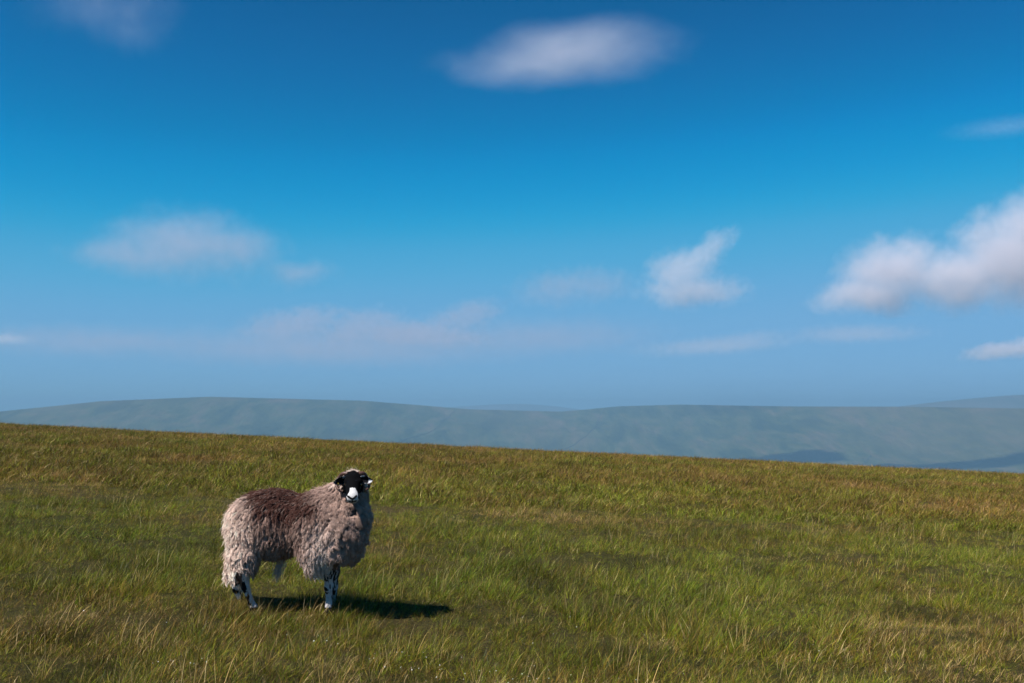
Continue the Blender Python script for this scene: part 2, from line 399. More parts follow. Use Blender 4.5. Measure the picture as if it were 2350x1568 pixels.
#CLOUDS_BEGIN
MAUVE = (0.74, 0.69, 0.78)                     # thin vapour in a darker, absorbing mauve grey
cloud('bright lens-shaped cloud high in the sky above the middle', 4300, [(1300, 126, 340, 96, 6), (1235, 152, 240, 58, 4)], 0.0062, 1, detail=1.1, soft=1.3, amp=0.26, depth=220, stretch=0.5)
cloud('soft flat-bottomed grey-white cloud at the left above the sheep', 7000, [(420, 562, 215, 98, 0), (530, 570, 155, 86, 0), (310, 594, 175, 52, 0), (690, 624, 130, 42, 0)], 0.0014, 2, soft=0.8, amp=0.6, detail=1.5, tone=MAUVE)
cloud('ragged low cloud streak with a bright middle over the fell', 13500, [(950, 764, 210, 36, -3), (830, 748, 130, 48, 10), (1070, 722, 120, 40, 14), (680, 745, 150, 42, 8)], 0.00065, 3, soft=0.5, amp=1.15, detail=1.7, stretch=0.8, tone=MAUVE)
cloud('small dim grey cloud between the streak and the peaked cloud', 9000, [(1285, 660, 140, 56, 6), (1370, 655, 120, 54, 0)], 0.00075, 4, soft=0.7, amp=0.9, detail=1.6, tone=MAUVE)
cloud('small peaked cloud with a wisp blown off its top', 8800, [(1562, 624, 105, 72, 16), (1612, 582, 115, 34, 34), (1590, 668, 160, 46, 0)], 0.0022, 5, soft=0.7, amp=0.9, detail=1.8)
cloud('large bright cumulus bank running out at the right edge', 8600, [(2330, 600, 175, 135, 0), (2410, 560, 170, 138, 0), (2210, 632, 190, 90, 0), (2045, 610, 135, 98, 0), (1990, 665, 170, 54, 0), (2500, 640, 200, 120, 0)], 0.0040, 6, soft=0.75, amp=0.68, detail=2.2)
cloud('tiny bright cloud low at the right edge below the bank', 17000, [(2290, 805, 95, 24, 6), (2360, 795, 90, 28, 10)], 0.0022, 7, soft=0.6, amp=0.9)
cloud('faint wispy cloud at the upper left corner', 3300, [(240, 15, 230, 90, 0), (300, 75, 110, 66, 0)], 0.0007, 8, soft=1.0, amp=0.6)
cloud('thin faint streak of cloud high at the right edge', 4800, [(2310, 291, 170, 16, 0)], 0.0018, 9, soft=1.0, amp=0.4)
cloud('faint broken bank of cloud just over the fell, right of the middle', 16000, [(1640, 792, 240, 26, 3), (1720, 775, 110, 22, 6), (1960, 770, 200, 26, 0)], 0.0005, 10, soft=0.8, amp=0.9)
cloud('scrap of cloud at the left edge just over the fell', 15000, [(10, 778, 80, 18, 0)], 0.0014, 11, soft=0.8, amp=0.7)
cloud('long mauve haze bank low over the left half of the fell', 18500, [(760, 800, 620, 56, 0), (1250, 770, 420, 60, 2), (250, 790, 420, 44, 0)], 0.00022, 12, soft=0.9, amp=0.6, tone=MAUVE)
# clouds overhead, above the frame, whose shadows lie on the valley floor
def shade_cloud(label, u, w, blobs, depth, alt, dens, seed):
    g2 = ray_fell(u, w); g3 = Vector((g2[0], g2[1], float(fell_z(g2[0], g2[1])))); c = g3 + to_sun * ((alt - g3.z) / to_sun.z)
    cloud(label, 1, blobs, dens, seed, soft=0.5, amp=0.5, depth=depth, at=c)
shade_cloud('dense cloud overhead, above the frame, shading the valley left of the short wall', 1810, 1056, [(0, 0, 150, 80, 0), (-130, -10, 110, 60, 0), (130, 10, 110, 60, 0)], 130, 2300, 0.12, 21)
shade_cloud('dense long cloud overhead, above the frame, shading the valley at the right', 2230, 1068, [(0, 0, 260, 70, 0), (-300, 0, 200, 50, 0), (300, 10, 280, 80, 0)], 110, 2300, 0.12, 22)
#CLOUDS_END
print('setting', time.time() - T0)
# ------------------------------------------------------------------ grass: tufts of real blades, set on the moor by geometry nodes
def grass_material():
    t = NT('grass_blades')
    a = t.n('ShaderNodeAttribute', attribute_name='col'); b = t.n('ShaderNodeAttribute', attribute_name='tint', attribute_type='INSTANCER')
    col = t.mix(1.0, a.outputs['Color'], b.outputs['Color'], 'MULTIPLY')
    d = t.n('ShaderNodeBsdfPrincipled'); d.inputs['Roughness'].default_value = 0.4; d.inputs['Specular IOR Level'].default_value = 0.11
    t.l(col, d.inputs['Base Color'])
    tr = t.n('ShaderNodeBsdfTranslucent'); t.l(col, tr.inputs[0])
    mx = t.n('ShaderNodeMixShader'); mx.inputs[0].default_value = 0.2; t.l(d.outputs[0], mx.inputs[1]); t.l(tr.outputs[0], mx.inputs[2])
    t.l(mx.outputs[0], t.out.inputs[0]); return t.m
GRASS_MAT = grass_material()
GREEN = np.array([(0.100, 0.122, 0.006), (0.135, 0.150, 0.008), (0.066, 0.098, 0.005), (0.165, 0.155, 0.012), (0.110, 0.115, 0.008)])
BROWN = np.array([(0.150, 0.095, 0.018), (0.120, 0.064, 0.013), (0.19, 0.125, 0.032), (0.085, 0.052, 0.013)])
STRAW = np.array([(0.34, 0.245, 0.092), (0.27, 0.175, 0.065), (0.40, 0.30, 0.14), (0.26, 0.155, 0.078)])
DARK = np.array([(0.022, 0.020, 0.007), (0.036, 0.025, 0.009), (0.026, 0.034, 0.007)])
MOSS = np.array([(0.155, 0.145, 0.010), (0.12, 0.125, 0.008), (0.18, 0.145, 0.016)])
def tuft(seed, parts, wid=1.0, seg=3, wind=(0.55, 0.10)):
    """parts: list of (n, length range, root radius, outward lean, stiffness, palettes, width mm, chaos)"""
    g = np.random.default_rng(seed); VV = []; FF = []; CC = []; base = 0
    for (n, (l0, l1), rad, lean, curl, pal, w, chaos) in parts:
        rr = rad * np.sqrt(g.random(n)); ph = g.random(n) * 2 * np.pi
        root = np.stack([rr * np.cos(ph), rr * np.sin(ph), -0.015 + 0 * rr], 1)
        L = l0 + (l1 - l0) * g.random(n) ** 1.3
        az = ph + g.normal(0, 0.9, n) + (g.random(n) < chaos) * g.random(n) * 6
        tilt = np.abs(g.normal(lean, lean * 0.45 + 0.05, n)) * (0.5 + rr / rad)
        cu = g.normal(curl, curl * 0.5 + 0.1, n)
        rows = seg + 1; s = np.linspace(0, 1, rows)
        ang = tilt[:, None] + cu[:, None] * s[None, :] ** 1.4
        ang = np.clip(ang, -0.6, 2.0)
        dx = np.sin(ang) * np.cos(az)[:, None] + wind[0] * s[None, :]; dy = np.sin(ang) * np.sin(az)[:, None] + wind[1] * s[None, :]; dz = np.cos(ang)
        nn = np.sqrt(dx * dx + dy * dy + dz * dz); D = np.stack([dx / nn, dy / nn, dz / nn], -1)
        step = (L / seg)[:, None, None] * D
        P = root[:, None, :] + np.concatenate([np.zeros((n, 1, 3)), np.cumsum(step[:, 1:], 1)], 1)
        P[:, :, 2] = np.maximum(P[:, :, 2], -0.02)
        fa = g.random(n) * np.pi; side = np.stack([np.cos(fa), np.sin(fa), 0 * fa], 1)
        ww = (w * wid * 0.001 * (0.7 + 0.6 * g.random(n)))[:, None] * np.array([0.8, 1.0, 0.75, 0.12][:rows] if rows == 4 else np.linspace(1, 0.1, rows))[None, :]
        A = P - side[:, None, :] * ww[..., None] / 2; B = P + side[:, None, :] * ww[..., None] / 2
        V = np.stack([A, B], 2).reshape(-1, 3)
        i0 = base + (np.arange(n)[:, None] * rows + np.arange(seg)[None, :]) * 2
        FF.append(np.stack([i0, i0 + 1, i0 + 3, i0 + 2], -1).reshape(-1, 4))
        cb = pal[g.integers(0, len(pal), n)] * (0.22 + 1.55 * g.random((n, 1)) ** 1.5)
        grad = cb[:, None, :] * np.ones((1, rows, 1))
        tip = g.random(n) < 0.35; grad[tip, -1] = grad[tip, -1] * 0.4 + 0.6 * np.array((0.17, 0.11, 0.05))
        CC.append(np.repeat(grad.reshape(-1, 3), 2, 0)); VV.append(V); base += len(V)
    return np.concatenate(VV), np.concatenate(FF), np.concatenate(CC)
TUFTS = []
def add_tuft(parts, wid=1.0):
    v, f, c = tuft(100 + len(TUFTS), parts, wid); o = mesh_obj('grass_tuft', v, f, GRASS_MAT, smooth=False, cols=c); C.objects.unlink(o); TUFTS.append(o)
MIXG = np.concatenate([GREEN, GREEN, BROWN[:2]]); MIXB = np.concatenate([GREEN[:3], BROWN, STRAW[1:2]])
MAT = (16, (0.025, 0.065), 0.085, 0.9, 0.7, np.concatenate([MIXG, MOSS]), 2.3, 0.7)       # short felted growth that closes the sward
for k in range(3): add_tuft([(44, (0.06, 0.17), 0.045, 0.40, 0.85, MIXG, 1.9, 0.1), (8, (0.05, 0.13), 0.06, 0.7, 0.6, STRAW, 1.7, 0.6), (3, (0.12, 0.19), 0.05, 0.2, 0.2, DARK, 1.9, 0.2), MAT])     # 0-2 green tussock
for k in range(3): add_tuft([(40, (0.045, 0.13), 0.065, 0.5, 0.8, MIXB, 1.9, 0.3), (10, (0.05, 0.11), 0.07, 0.9, 0.5, STRAW, 1.7, 0.8), MAT])                # 3-5 mixed
for k in range(2): add_tuft([(50, (0.05, 0.12), 0.075, 1.0, 0.6, STRAW, 2.0, 0.8), (14, (0.06, 0.14), 0.06, 0.4, 0.6, MIXG, 1.9, 0.3)])               # 6-7 dead straw
for k in range(2): add_tuft([(12, (0.11, 0.21), 0.07, 0.18, 0.25, BROWN, 1.8, 0.2), (24, (0.05, 0.12), 0.06, 0.5, 0.6, MIXB, 1.9, 0.3), MAT])              # 8-9 brown stems
for k in range(2): add_tuft([(13, (0.11, 0.20), 0.06, 0.18, 0.14, DARK, 2.1, 0.2), (24, (0.05, 0.12), 0.06, 0.5, 0.6, MIXG, 1.9, 0.3), MAT])               # 10-11 dark rush
for k in range(2): add_tuft([(66, (0.025, 0.06), 0.085, 0.8, 0.6, np.concatenate([MOSS, MIXG]), 2.4, 0.7), (14, (0.05, 0.10), 0.07, 0.7, 0.6, MIXB, 1.9, 0.5)])                # 12-13 moss and low mat
for k in range(2): add_tuft([(6, (0.15, 0.25), 0.06, 0.2, 0.35, STRAW[:3], 1.8, 0.2), (30, (0.06, 0.14), 0.06, 0.4, 0.6, MIXG, 1.9, 0.3), MAT])            # 14-15 pale seed stalks
N_NEAR = len(TUFTS)
FARB = np.concatenate([GREEN[:4], BROWN, STRAW[1:2]])
for k in range(2): add_tuft([(44, (0.06, 0.17), 0.11, 0.4, 0.7, MIXG, 2.2, 0.2), (16, (0.07, 0.18), 0.11, 0.35, 0.6, np.concatenate([BROWN, STRAW[:1]]), 2.0, 0.2)], 2.0)     # 16-17 far green
for k in range(2): add_tuft([(36, (0.06, 0.17), 0.12, 0.4, 0.6, FARB, 2.2, 0.3), (24, (0.08, 0.20), 0.12, 0.3, 0.5, np.concatenate([BROWN, STRAW[1:2], GREEN[3:4]]), 2.0, 0.2)], 2.0)     # 18-19 far brown
for k in range(1): add_tuft([(44, (0.06, 0.17), 0.12, 0.6, 0.6, np.concatenate([STRAW, STRAW, BROWN]), 2.0, 0.6)], 2.0)                               # 20 far straw
tuft_col = bpy.data.collections.new('grass_tufts')
for i, o in enumerate(TUFTS): o.name = 'grass_tuft_%02d' % i; tuft_col.objects.link(o)

def scatter(y0, y1, dens, margin=1.2):
    hw = lambda y: y * 0.525 + margin
    A = (hw(y0) + hw(y1)) * (y1 - y0); n = int(A * dens)
    y = y0 + (y1 - y0) * rng.random(int(n * 1.7)); x = (rng.random(len(y)) * 2 - 1) * hw(y1)
    m = np.abs(x) < hw(y); return x[m][:n], y[m][:n]
pts = []
for (a, b, dn, far) in ((3.2, 8.5, 330, 0), (8.5, 13, 165, 0), (13, 17, 64, 0), (13, 24, 48, 1), (24, 38, 28, 1), (38, 58, 16, 1)):
    x, y = scatter(a, b, dn); pts.append(np.stack([x, y, np.full(len(x), far)], 1))
fx_ = rng.normal(0, 1, (360, 2)) * np.array((0.075, 0.05)) + np.array([(-1.17, 6.33), (-1.15, 6.55), (-1.65, 6.34), (-1.75, 6.64)])[rng.integers(0, 4, 360)]   # taller growth left standing about the feet
pts.append(np.concatenate([fx_, np.zeros((360, 1))], 1))
pts = np.concatenate(pts); gx, gy, gfar = pts.T; n = len(gx)
gz = moor_z(gx, gy)
dry = fbm(gx / 1.5, gy / 1.5, 61, 4) + 0.40 * fbm(gx / 7, gy / 7, 67, 2) + 0.008 * np.clip(gx * 0.6 + gy * 0.4, -12, 26)     # dry / lush patches
tall = fbm(gx / 0.55, gy / 0.55, 71, 3); low = fbm(gx / 0.8 + 40, gy / 0.8, 83, 3); clump = fbm(gx / 0.5 + 7, gy / 0.5, 101, 2)
for (cx_, cy_, r_) in ((0.58, 4.62, 0.20), (0.28, 4.72, 0.15), (-0.25, 4.92, 0.16), (1.12, 4.85, 0.18), (-2.28, 4.72, 0.2), (2.35, 5.15, 0.22), (1.0, 5.6, 0.2), (-0.95, 5.3, 0.15), (0.9, 7.4, 0.25), (2.4, 6.6, 0.25), (-1.9, 5.5, 0.16), (1.75, 8.3, 0.3), (3.3, 6.3, 0.25), (-3.3, 6.6, 0.25)):
    clump = clump + 0.8 * np.exp(-((gx - cx_) ** 2 + (gy - cy_) ** 2) / r_ ** 2); u = rng.random(n)
typ = np.where(u < 0.60, 0, 3) + rng.integers(0, 3, n)
typ = np.where((dry > 0.16) & (u < 0.7), 3 + rng.integers(0, 3, n), typ)
typ = np.where((dry > 0.36) & (u < 0.42), 6 + rng.integers(0, 2, n), typ)
typ = np.where((clump > 0.40) & (u < 0.6) & (dry > -0.35), 6 + rng.integers(0, 2, n), typ)
typ = np.where((u > 0.86) & (dry > -0.1), 8 + rng.integers(0, 2, n), typ)
typ = np.where((u > 0.93) & (dry < 0.15), 10 + rng.integers(0, 2, n), typ)
typ = np.where((low > 0.27) & (u < 0.7), 12 + rng.integers(0, 2, n), typ)
hole = sum(np.exp(-((gx - a_) ** 2 + ((gy - b_) * 0.8) ** 2) / (1.1 * c_) ** 2) for a_, b_, c_, _ in DIPS)
typ = np.where((hole > 0.45) & (u < 0.35), 10 + rng.integers(0, 2, n), typ)
typ = np.where(u > 0.955, 14 + rng.integers(0, 2, n), typ)
ftyp = np.where(u < 0.95 - 0.6 * dry - 0.009 * gy, 16, 18) + rng.integers(0, 2, n); ftyp = np.where((dry > 0.40) & (u < 0.35), 20, ftyp); ftyp = np.where((gy > 37) & (u > 0.62), 20, ftyp)
typ = np.where(gfar > 0, ftyp, typ)
scl = (0.74 + 0.40 * rng.random(n)) * np.where(gfar > 0, 0.95, 0.78) * (1 + 0.85 * np.clip(tall, -0.55, 0.8)) * np.where(gfar > 0, 1.0 + 0.008 * gy, 1.0)
scl *= np.where(low > 0.27, 0.95, 1.0) * np.where(gy > 45, 0.8, 1.0); scl = np.maximum(scl, 0.5)
rot = np.stack([rng.normal(0, 0.12, n), rng.normal(0.10, 0.12, n), rng.normal(0, 0.9, n)], 1)
val = np.where(gfar > 0, 0.88, 1.05) * (0.92 + 0.75 * rng.random(n)) + 0.42 * fbm(gx / 0.38, gy / 0.38, 131, 2) + 0.45 * fbm(gx / 2.2 + 9, gy / 2.2, 91, 3)
warm = np.clip(0.3 * dry + 0.001 * gy - 0.05, -0.25, 0.25)
val = np.maximum(val, 0.4) * np.where((typ == 20) & (gy > 37), 1.35, 1.0); tint = np.stack([val * (1.0 + 0.55 * warm), val * (1 - 0.10 * warm), val * (1 + 0.15 * warm)], 1)
gm = bpy.data.meshes.new('grass'); gm.vertices.add(n)
gm.vertices.foreach_set('co', np.stack([gx, gy, gz], 1).astype(np.float32).ravel())
def attr(me, nm, ty, data, key='value'):
    at = me.attributes.new(nm, ty, 'POINT'); at.data.foreach_set(key, data.ravel())
attr(gm, 'rot', 'FLOAT_VECTOR', rot.astype(np.float32), 'vector'); attr(gm, 'scl', 'FLOAT', scl.astype(np.float32)); attr(gm, 'idx', 'INT', typ.astype(np.int32))
attr(gm, 'tint', 'FLOAT_COLOR', np.concatenate([tint, np.ones((n, 1))], 1).astype(np.float32), 'color')
grass = bpy.data.objects.new('grass', gm); C.objects.link(grass)
def instancer(name, coll):
    ng = bpy.data.node_groups.new(name, 'GeometryNodeTree')
    ng.interface.new_socket('Geometry', in_out='INPUT', socket_type='NodeSocketGeometry'); ng.interface.new_socket('Geometry', in_out='OUTPUT', socket_type='NodeSocketGeometry')
    N = ng.nodes.new; l = ng.links.new
    gi, go = N('NodeGroupInput'), N('NodeGroupOutput')
    mp_ = N('GeometryNodeMeshToPoints'); ip = N('GeometryNodeInstanceOnPoints'); ci = N('GeometryNodeCollectionInfo')
    ci.inputs['Collection'].default_value = coll; ci.inputs['Separate Children'].default_value = True; ci.inputs['Reset Children'].default_value = True
    ip.inputs['Pick Instance'].default_value = True
    def na(nm, ty):
        a = N('GeometryNodeInputNamedAttribute'); a.data_type = ty; a.inputs['Name'].default_value = nm; return a.outputs['Attribute']
    l(gi.outputs[0], mp_.inputs[0]); l(mp_.outputs[0], ip.inputs['Points']); l(ci.outputs[0], ip.inputs['Instance'])
    l(na('idx', 'INT'), ip.inputs['Instance Index']); l(na('rot', 'FLOAT_VECTOR'), ip.inputs['Rotation']); l(na('scl', 'FLOAT'), ip.inputs['Scale'])
    l(ip.outputs[0], go.inputs[0]); return ng
md = grass.modifiers.new('tufts', 'NODES'); md.node_group = instancer('grass_scatter', tuft_col)
tag(grass, 'long rough moor grass, green and straw brown, bent by the wind', 'grass', kind='stuff')

# tiny white bedstraw flowers in loose drifts
def flowers():
    sp = []
    for (cx_, cy_, r_, k_) in ((-0.2, 5.05, 0.32, 30), (-0.55, 5.2, 0.25, 16), (0.15, 4.95, 0.3, 14), (-1.62, 4.85, 0.16, 14), (0.72, 5.05, 0.35, 12), (-1.05, 5.55, 0.2, 10), (1.9, 5.7, 0.25, 10), (0.3, 6.1, 0.6, 10), (-2.2, 5.6, 0.5, 10), (1.4, 4.8, 0.4, 12)):
        a = rng.random(k_) * 6.28; r = r_ * np.sqrt(rng.random(k_)); sp.append(np.stack([cx_ + r * np.cos(a), cy_ + 0.8 * r * np.sin(a)], 1))
    sp = np.concatenate(sp); z = moor_z(sp[:, 0], sp[:, 1]) + 0.05 + 0.06 * rng.random(len(sp))
    V = []; F = []
    for (x, y), zz in zip(sp, z):
        s = rng.uniform(0.0025, 0.0042); tn = rng.normal(0, 0.4, 2); b = len(V)
        for k in range(8):                                   # four rounded petals
            aa = k * math.pi / 4; rr = s * (1.0 if k % 2 == 0 else 0.45); V.append((x + rr * math.cos(aa), y + rr * math.sin(aa), zz + rr * (tn[0] * math.cos(aa) + tn[1] * math.sin(aa))))
        V.append((x, y, zz - 0.0015)); c = len(V) - 1
        F += [(b + k, b + (k + 1) % 8, c) for k in range(8)]
    t = NT('white_petal'); p = t.n('ShaderNodeBsdfPrincipled'); p.inputs['Base Color'].default_value = (0.6, 0.61, 0.58, 1); p.inputs['Roughness'].default_value = 0.7; t.l(p.outputs[0], t.out.inputs[0])
    tag(mesh_obj('bedstraw_flowers', V, F, t.m), 'scatter of tiny white flowers low in the foreground turf', 'flowers', kind='stuff')
flowers()
print('grass', n, time.time() - T0)

# ------------------------------------------------------------------ the sheep
SX, SY = -1.395, 6.45
sheep = bpy.data.objects.new('sheep', None); C.objects.link(sheep); sheep.empty_display_size = 0.3
sheep.location = (SX, SY, float(moor_z(np.array([SX]), np.array([SY]), False)[0]) - 0.015)
tag(sheep, 'shaggy horned sheep with black face and white muzzle standing on the moor grass', 'sheep')
K = 0.000661
Z0 = sheep.location.z
def P(zx, zy, y=0.0):
    """a point measured on the photograph at depth y behind the sheep's own plane"""
    f = (SY + y) / SY
    return np.array((((zx - 870) * K + SX) * f - SX, y, ((1460 - zy) * K + Z0 - EYE) * f + EYE - Z0))
def G(zx, y): p = P(zx, 1400, y); p[2] = 0.012 - 0.0494 * p[0]; return p
sd = SDF((-0.56, -0.42, -0.03), (0.60, 0.50, 0.98), 0.0042)
# trunk
sd.ell(P(670, 638, 0.06), (0.27, 0.180, 0.193), 0.06)
sd.ell(P(445, 650, 0.10), (0.115, 0.160, 0.165), 0.08)
sd.ell(P(670, 510, 0.06), (0.21, 0.14, 0.115), 0.08)
sd.ell(P(1090, 620, -0.01), (0.17, 0.185, 0.185), 0.08)
sd.ell(P(1318, 720, -0.06), (0.118, 0.15, 0.16), 0.08)
sd.ell(P(1378, 640, -0.07), (0.09, 0.115, 0.13), 0.06)
sd.ell(P(1120, 820, -0.05), (0.12, 0.14, 0.15), 0.06)
sd.cap(P(1200, 500, -0.01), P(1420, 260, -0.035), 0.125, 0.078, 0.08)
sd.cap(P(1428, 560, -0.055), P(1442, 330, -0.02), 0.078, 0.060, 0.06)
sd.ell(P(1340, 825, -0.05), (0.085, 0.11, 0.08), 0.06)
# near hind leg: thigh, knee forward, hock back, shank
sd.ell(P(400, 850, 0.0), (0.078, 0.085, 0.14), 0.06)
sd.cap(P(385, 950, -0.03), P(375, 1090, -0.05), 0.075, 0.045, 0.05)
sd.cap(P(372, 1090, -0.05), P(405, 1235, -0.04), 0.044, 0.026, 0.03)
sd.cap(P(405, 1235, -0.04), P(470, 1405, -0.01), 0.023, 0.019, 0.015)
sd.cap(P(468, 1400, -0.01), G(484, -0.015), 0.022, 0.028, 0.012)
# far hind leg
sd.ell(P(370, 850, 0.20), (0.072, 0.075, 0.13), 0.06)
sd.cap(P(335, 950, 0.23), P(315, 1100, 0.26), 0.062, 0.045, 0.05)
sd.cap(P(315, 1100, 0.26), P(325, 1260, 0.27), 0.045, 0.030, 0.03)
sd.cap(P(325, 1260, 0.27), G(355, 0.27), 0.024, 0.022, 0.015)
# near foreleg
sd.cap(P(1150, 850, -0.07), P(1205, 1060, -0.04), 0.085, 0.045, 0.05)
sd.cap(P(1205, 1060, -0.04), P(1213, 1240, -0.02), 0.034, 0.026, 0.03)
sd.ell(P(1213, 1250, -0.022), (0.028, 0.028, 0.034), 0.02)
sd.cap(P(1213, 1240, -0.02), P(1214, 1405, -0.01), 0.024, 0.020, 0.012)
sd.cap(P(1213, 1405, -0.01), G(1214, -0.02), 0.022, 0.029, 0.012)
# far foreleg
sd.cap(P(1230, 900, 0.08), P(1258, 1080, 0.13), 0.07, 0.038, 0.05)
sd.cap(P(1258, 1080, 0.13), P(1262, 1230, 0.15), 0.031, 0.026, 0.03)
sd.cap(P(1262, 1230, 0.15), P(1256, 1375, 0.15), 0.024, 0.020, 0.012)
sd.cap(P(1256, 1370, 0.15), G(1258, 0.14), 0.022, 0.028, 0.012)
# tail
sd.cap(P(325, 640, 0.13), P(312, 900, 0.11), 0.032, 0.026, 0.04)
sd.cap(P(312, 900, 0.11), P(330, 1190, 0.09), 0.026, 0.018, 0.03)
# head, turned to the camera, nose lowered
HY = -0.085
sd.ell(P(1437, 218, HY - 0.02), (0.060, 0.072, 0.056), 0.025)
sd.ell(P(1437, 185, HY - 0.02), (0.056, 0.056, 0.038), 0.025)
sd.cap(P(1436, 235, HY - 0.055), P(1430, 366, HY - 0.165), 0.050, 0.038, 0.02)
sd.cap(P(1432, 290, HY - 0.035), P(1429, 392, HY - 0.14), 0.047, 0.028, 0.02)
sd.ell(P(1429, 380, HY - 0.175), (0.042, 0.035, 0.032), 0.015)
sd.ell(P(1428, 408, HY - 0.160), (0.031, 0.028, 0.016), 0.010)
sd.ell(P(1386, 225, HY - 0.078), (0.022, 0.020, 0.016), 0.015); sd.ell(P(1488, 225, HY - 0.078), (0.022, 0.020, 0.016), 0.015)     # brow
sd.cap(P(1391, 371, HY - 0.216), P(1412, 386, HY - 0.222), 0.007, 0.007, 0.005, True); sd.cap(P(1463, 369, HY - 0.216), P(1443, 386, HY - 0.222), 0.007, 0.007, 0.005, True)
sd.cap(P(1428, 388, HY - 0.222), P(1428, 404, HY - 0.215), 0.004, 0.004, 0.005, True)
sd.cap(P(1396, 417, HY - 0.195), P(1428, 424, HY - 0.204), 0.0045, 0.005, 0.004, True); sd.cap(P(1464, 414, HY - 0.195), P(1428, 424, HY - 0.204), 0.0045, 0.005, 0.004, True)
V, Q = sd.mesh()
def unP(p):
    f = (SY + p[:, 1]) / SY
    return ((p[:, 0] + SX) / f - SX) / K + 870, 1460 - ((p[:, 2] + Z0 - EYE) / f + EYE - Z0) / K, p[:, 1]
zx, zy, vy = unP(V)
# coat pigment: black face, white muzzle, pied legs; skin darkened to shade gaps between locks
col = np.tile(np.array((0.13, 0.09, 0.075)), (len(V), 1))
n3 = fbm(zx / 42 + vy * 31, zy / 62, 5, 3)
head = (zy < 470) & (vy < HY + 0.02) & (zx > 1325) & (zx < 1545) & ~((zy > 380) & (vy > HY - 0.08))
col[head] = (0.0028, 0.0028, 0.0036)
mw = np.interp(zy, [265, 300, 340, 370, 420, 450], [8, 26, 46, 60, 58, 48]) + 14 * n3
muz = head & (np.abs(zx - 1430 - (zy - 270) * 0.02) < mw) & (zy > 278 + 20 * n3) & (vy < HY - 0.06)
col[muz] = (0.56, 0.55, 0.55)
for (ax, az, bx, bz, w) in ((1387, 370, 1414, 389, 11), (1467, 366, 1442, 389, 11), (1414, 388, 1443, 388, 9), (1428, 388, 1428, 412, 6), (1394, 417, 1428, 425, 6), (1466, 413, 1428, 425, 6)):
    t = np.clip(((zx - ax) * (bx - ax) + (zy - az) * (bz - az)) / ((bx - ax) ** 2 + (bz - az) ** 2), 0, 1)
    dd = np.hypot(zx - ax - t * (bx - ax), zy - az - t * (bz - az)); col[muz & (dd < w) & (vy < HY - 0.14)] = (0.008, 0.007, 0.008)
chin = (zy > 400) & (zy < 455) & (vy < HY - 0.09) & (zx > 1380) & (zx < 1480); col[chin & ~muz] = (0.45, 0.42, 0.40)
leg = (zy > 1080) & (((zx > 1160) & (zx < 1300)) | ((zx > 370) & (vy < 0.05)) | (vy > 0.2))
spot = fbm(zx / 34 + vy * 60, zy / 44 + vy * 20, 15, 3) + np.where(zx > 1000, np.where(zx < 1208, 0.10, np.where(zx > 1245, 0.1, -0.28)), np.where(zx < 412 + (zy - 1230) * 0.35, 0.08, -0.45)) - 0.12 * (zy > 1300)
col[leg] = (0.50, 0.47, 0.47); col[leg & (spot > 0.0)] = (0.010, 0.010, 0.012)
col[leg & (zy > 1432) & (zx > 340)] = (0.02, 0.017, 0.015)
def hide_material():
    t = NT('sheep_hide'); a = t.n('ShaderNodeAttribute', attribute_name='col')
    g = t.n('ShaderNodeTexCoord').outputs['Object']
    p = t.n('ShaderNodeBsdfPrincipled'); p.inputs['Roughness'].default_value = 0.9; p.inputs['Specular IOR Level'].default_value = 0.04
    t.l(t.mix(0.6, a.outputs['Color'], t.ramp(t.noise(g, 160, 3), [(0.3, (0.55, 0.5, 0.5)), (0.7, (1, 1, 1))]), 'MULTIPLY'), p.inputs['Base Color'])
    bp = t.n('ShaderNodeBump'); bp.inputs['Strength'].default_value = 0.35; bp.inputs['Distance'].default_value = 0.004
    t.l(t.noise(g, 220, 4, 0.7), bp.inputs['Height']); t.l(bp.outputs[0], p.inputs['Normal'])
    t.l(p.outputs[0], t.out.inputs[0]); return t.m
body = mesh_obj('body', V, Q, hide_material(), sheep, cols=col)

# ---- fleece: locks of crimped strands rooted on the body
vn = np.zeros((len(V), 3), np.float32); body.data.vertex_normals.foreach_get('vector', vn.ravel()) if False else None
tri = np.concatenate([Q[:, [0, 1, 2]], Q[:, [0, 2, 3]]])
e1 = V[tri[:, 1]] - V[tri[:, 0]]; e2 = V[tri[:, 2]] - V[tri[:, 0]]; fn = np.cross(e1, e2); ar = np.linalg.norm(fn, axis=1); fn /= np.maximum(ar, 1e-12)[:, None]
VN = np.zeros_like(V)
for i in range(3): np.add.at(VN, tri[:, i], fn * ar[:, None])
for _ in range(3):                                   # soften so that locks follow the broad form
    acc = VN.copy()
    for i in range(4): np.add.at(acc, Q[:, i], VN[Q[:, (i + 1) % 4]]); np.add.at(acc, Q[:, i], VN[Q[:, (i + 3) % 4]])
    VN = acc / np.maximum(np.linalg.norm(acc, axis=1), 1e-9)[:, None]
sr = np.random.default_rng(21)
def roots(n, keep):
    w = ar * keep(V[tri].mean(1)); k = sr.choice(len(tri), n, p=w / w.sum()); a = np.sqrt(sr.random(n)); b = sr.random(n)
    w0, w1, w2 = (1 - a)[:, None], (a * (1 - b))[:, None], (a * b)[:, None]
    p = V[tri[k, 0]] * w0 + V[tri[k, 1]] * w1 + V[tri[k, 2]] * w2; nn = VN[tri[k, 0]] * w0 + VN[tri[k, 1]] * w1 + VN[tri[k, 2]] * w2
    return p, nn / np.linalg.norm(nn, axis=1)[:, None]
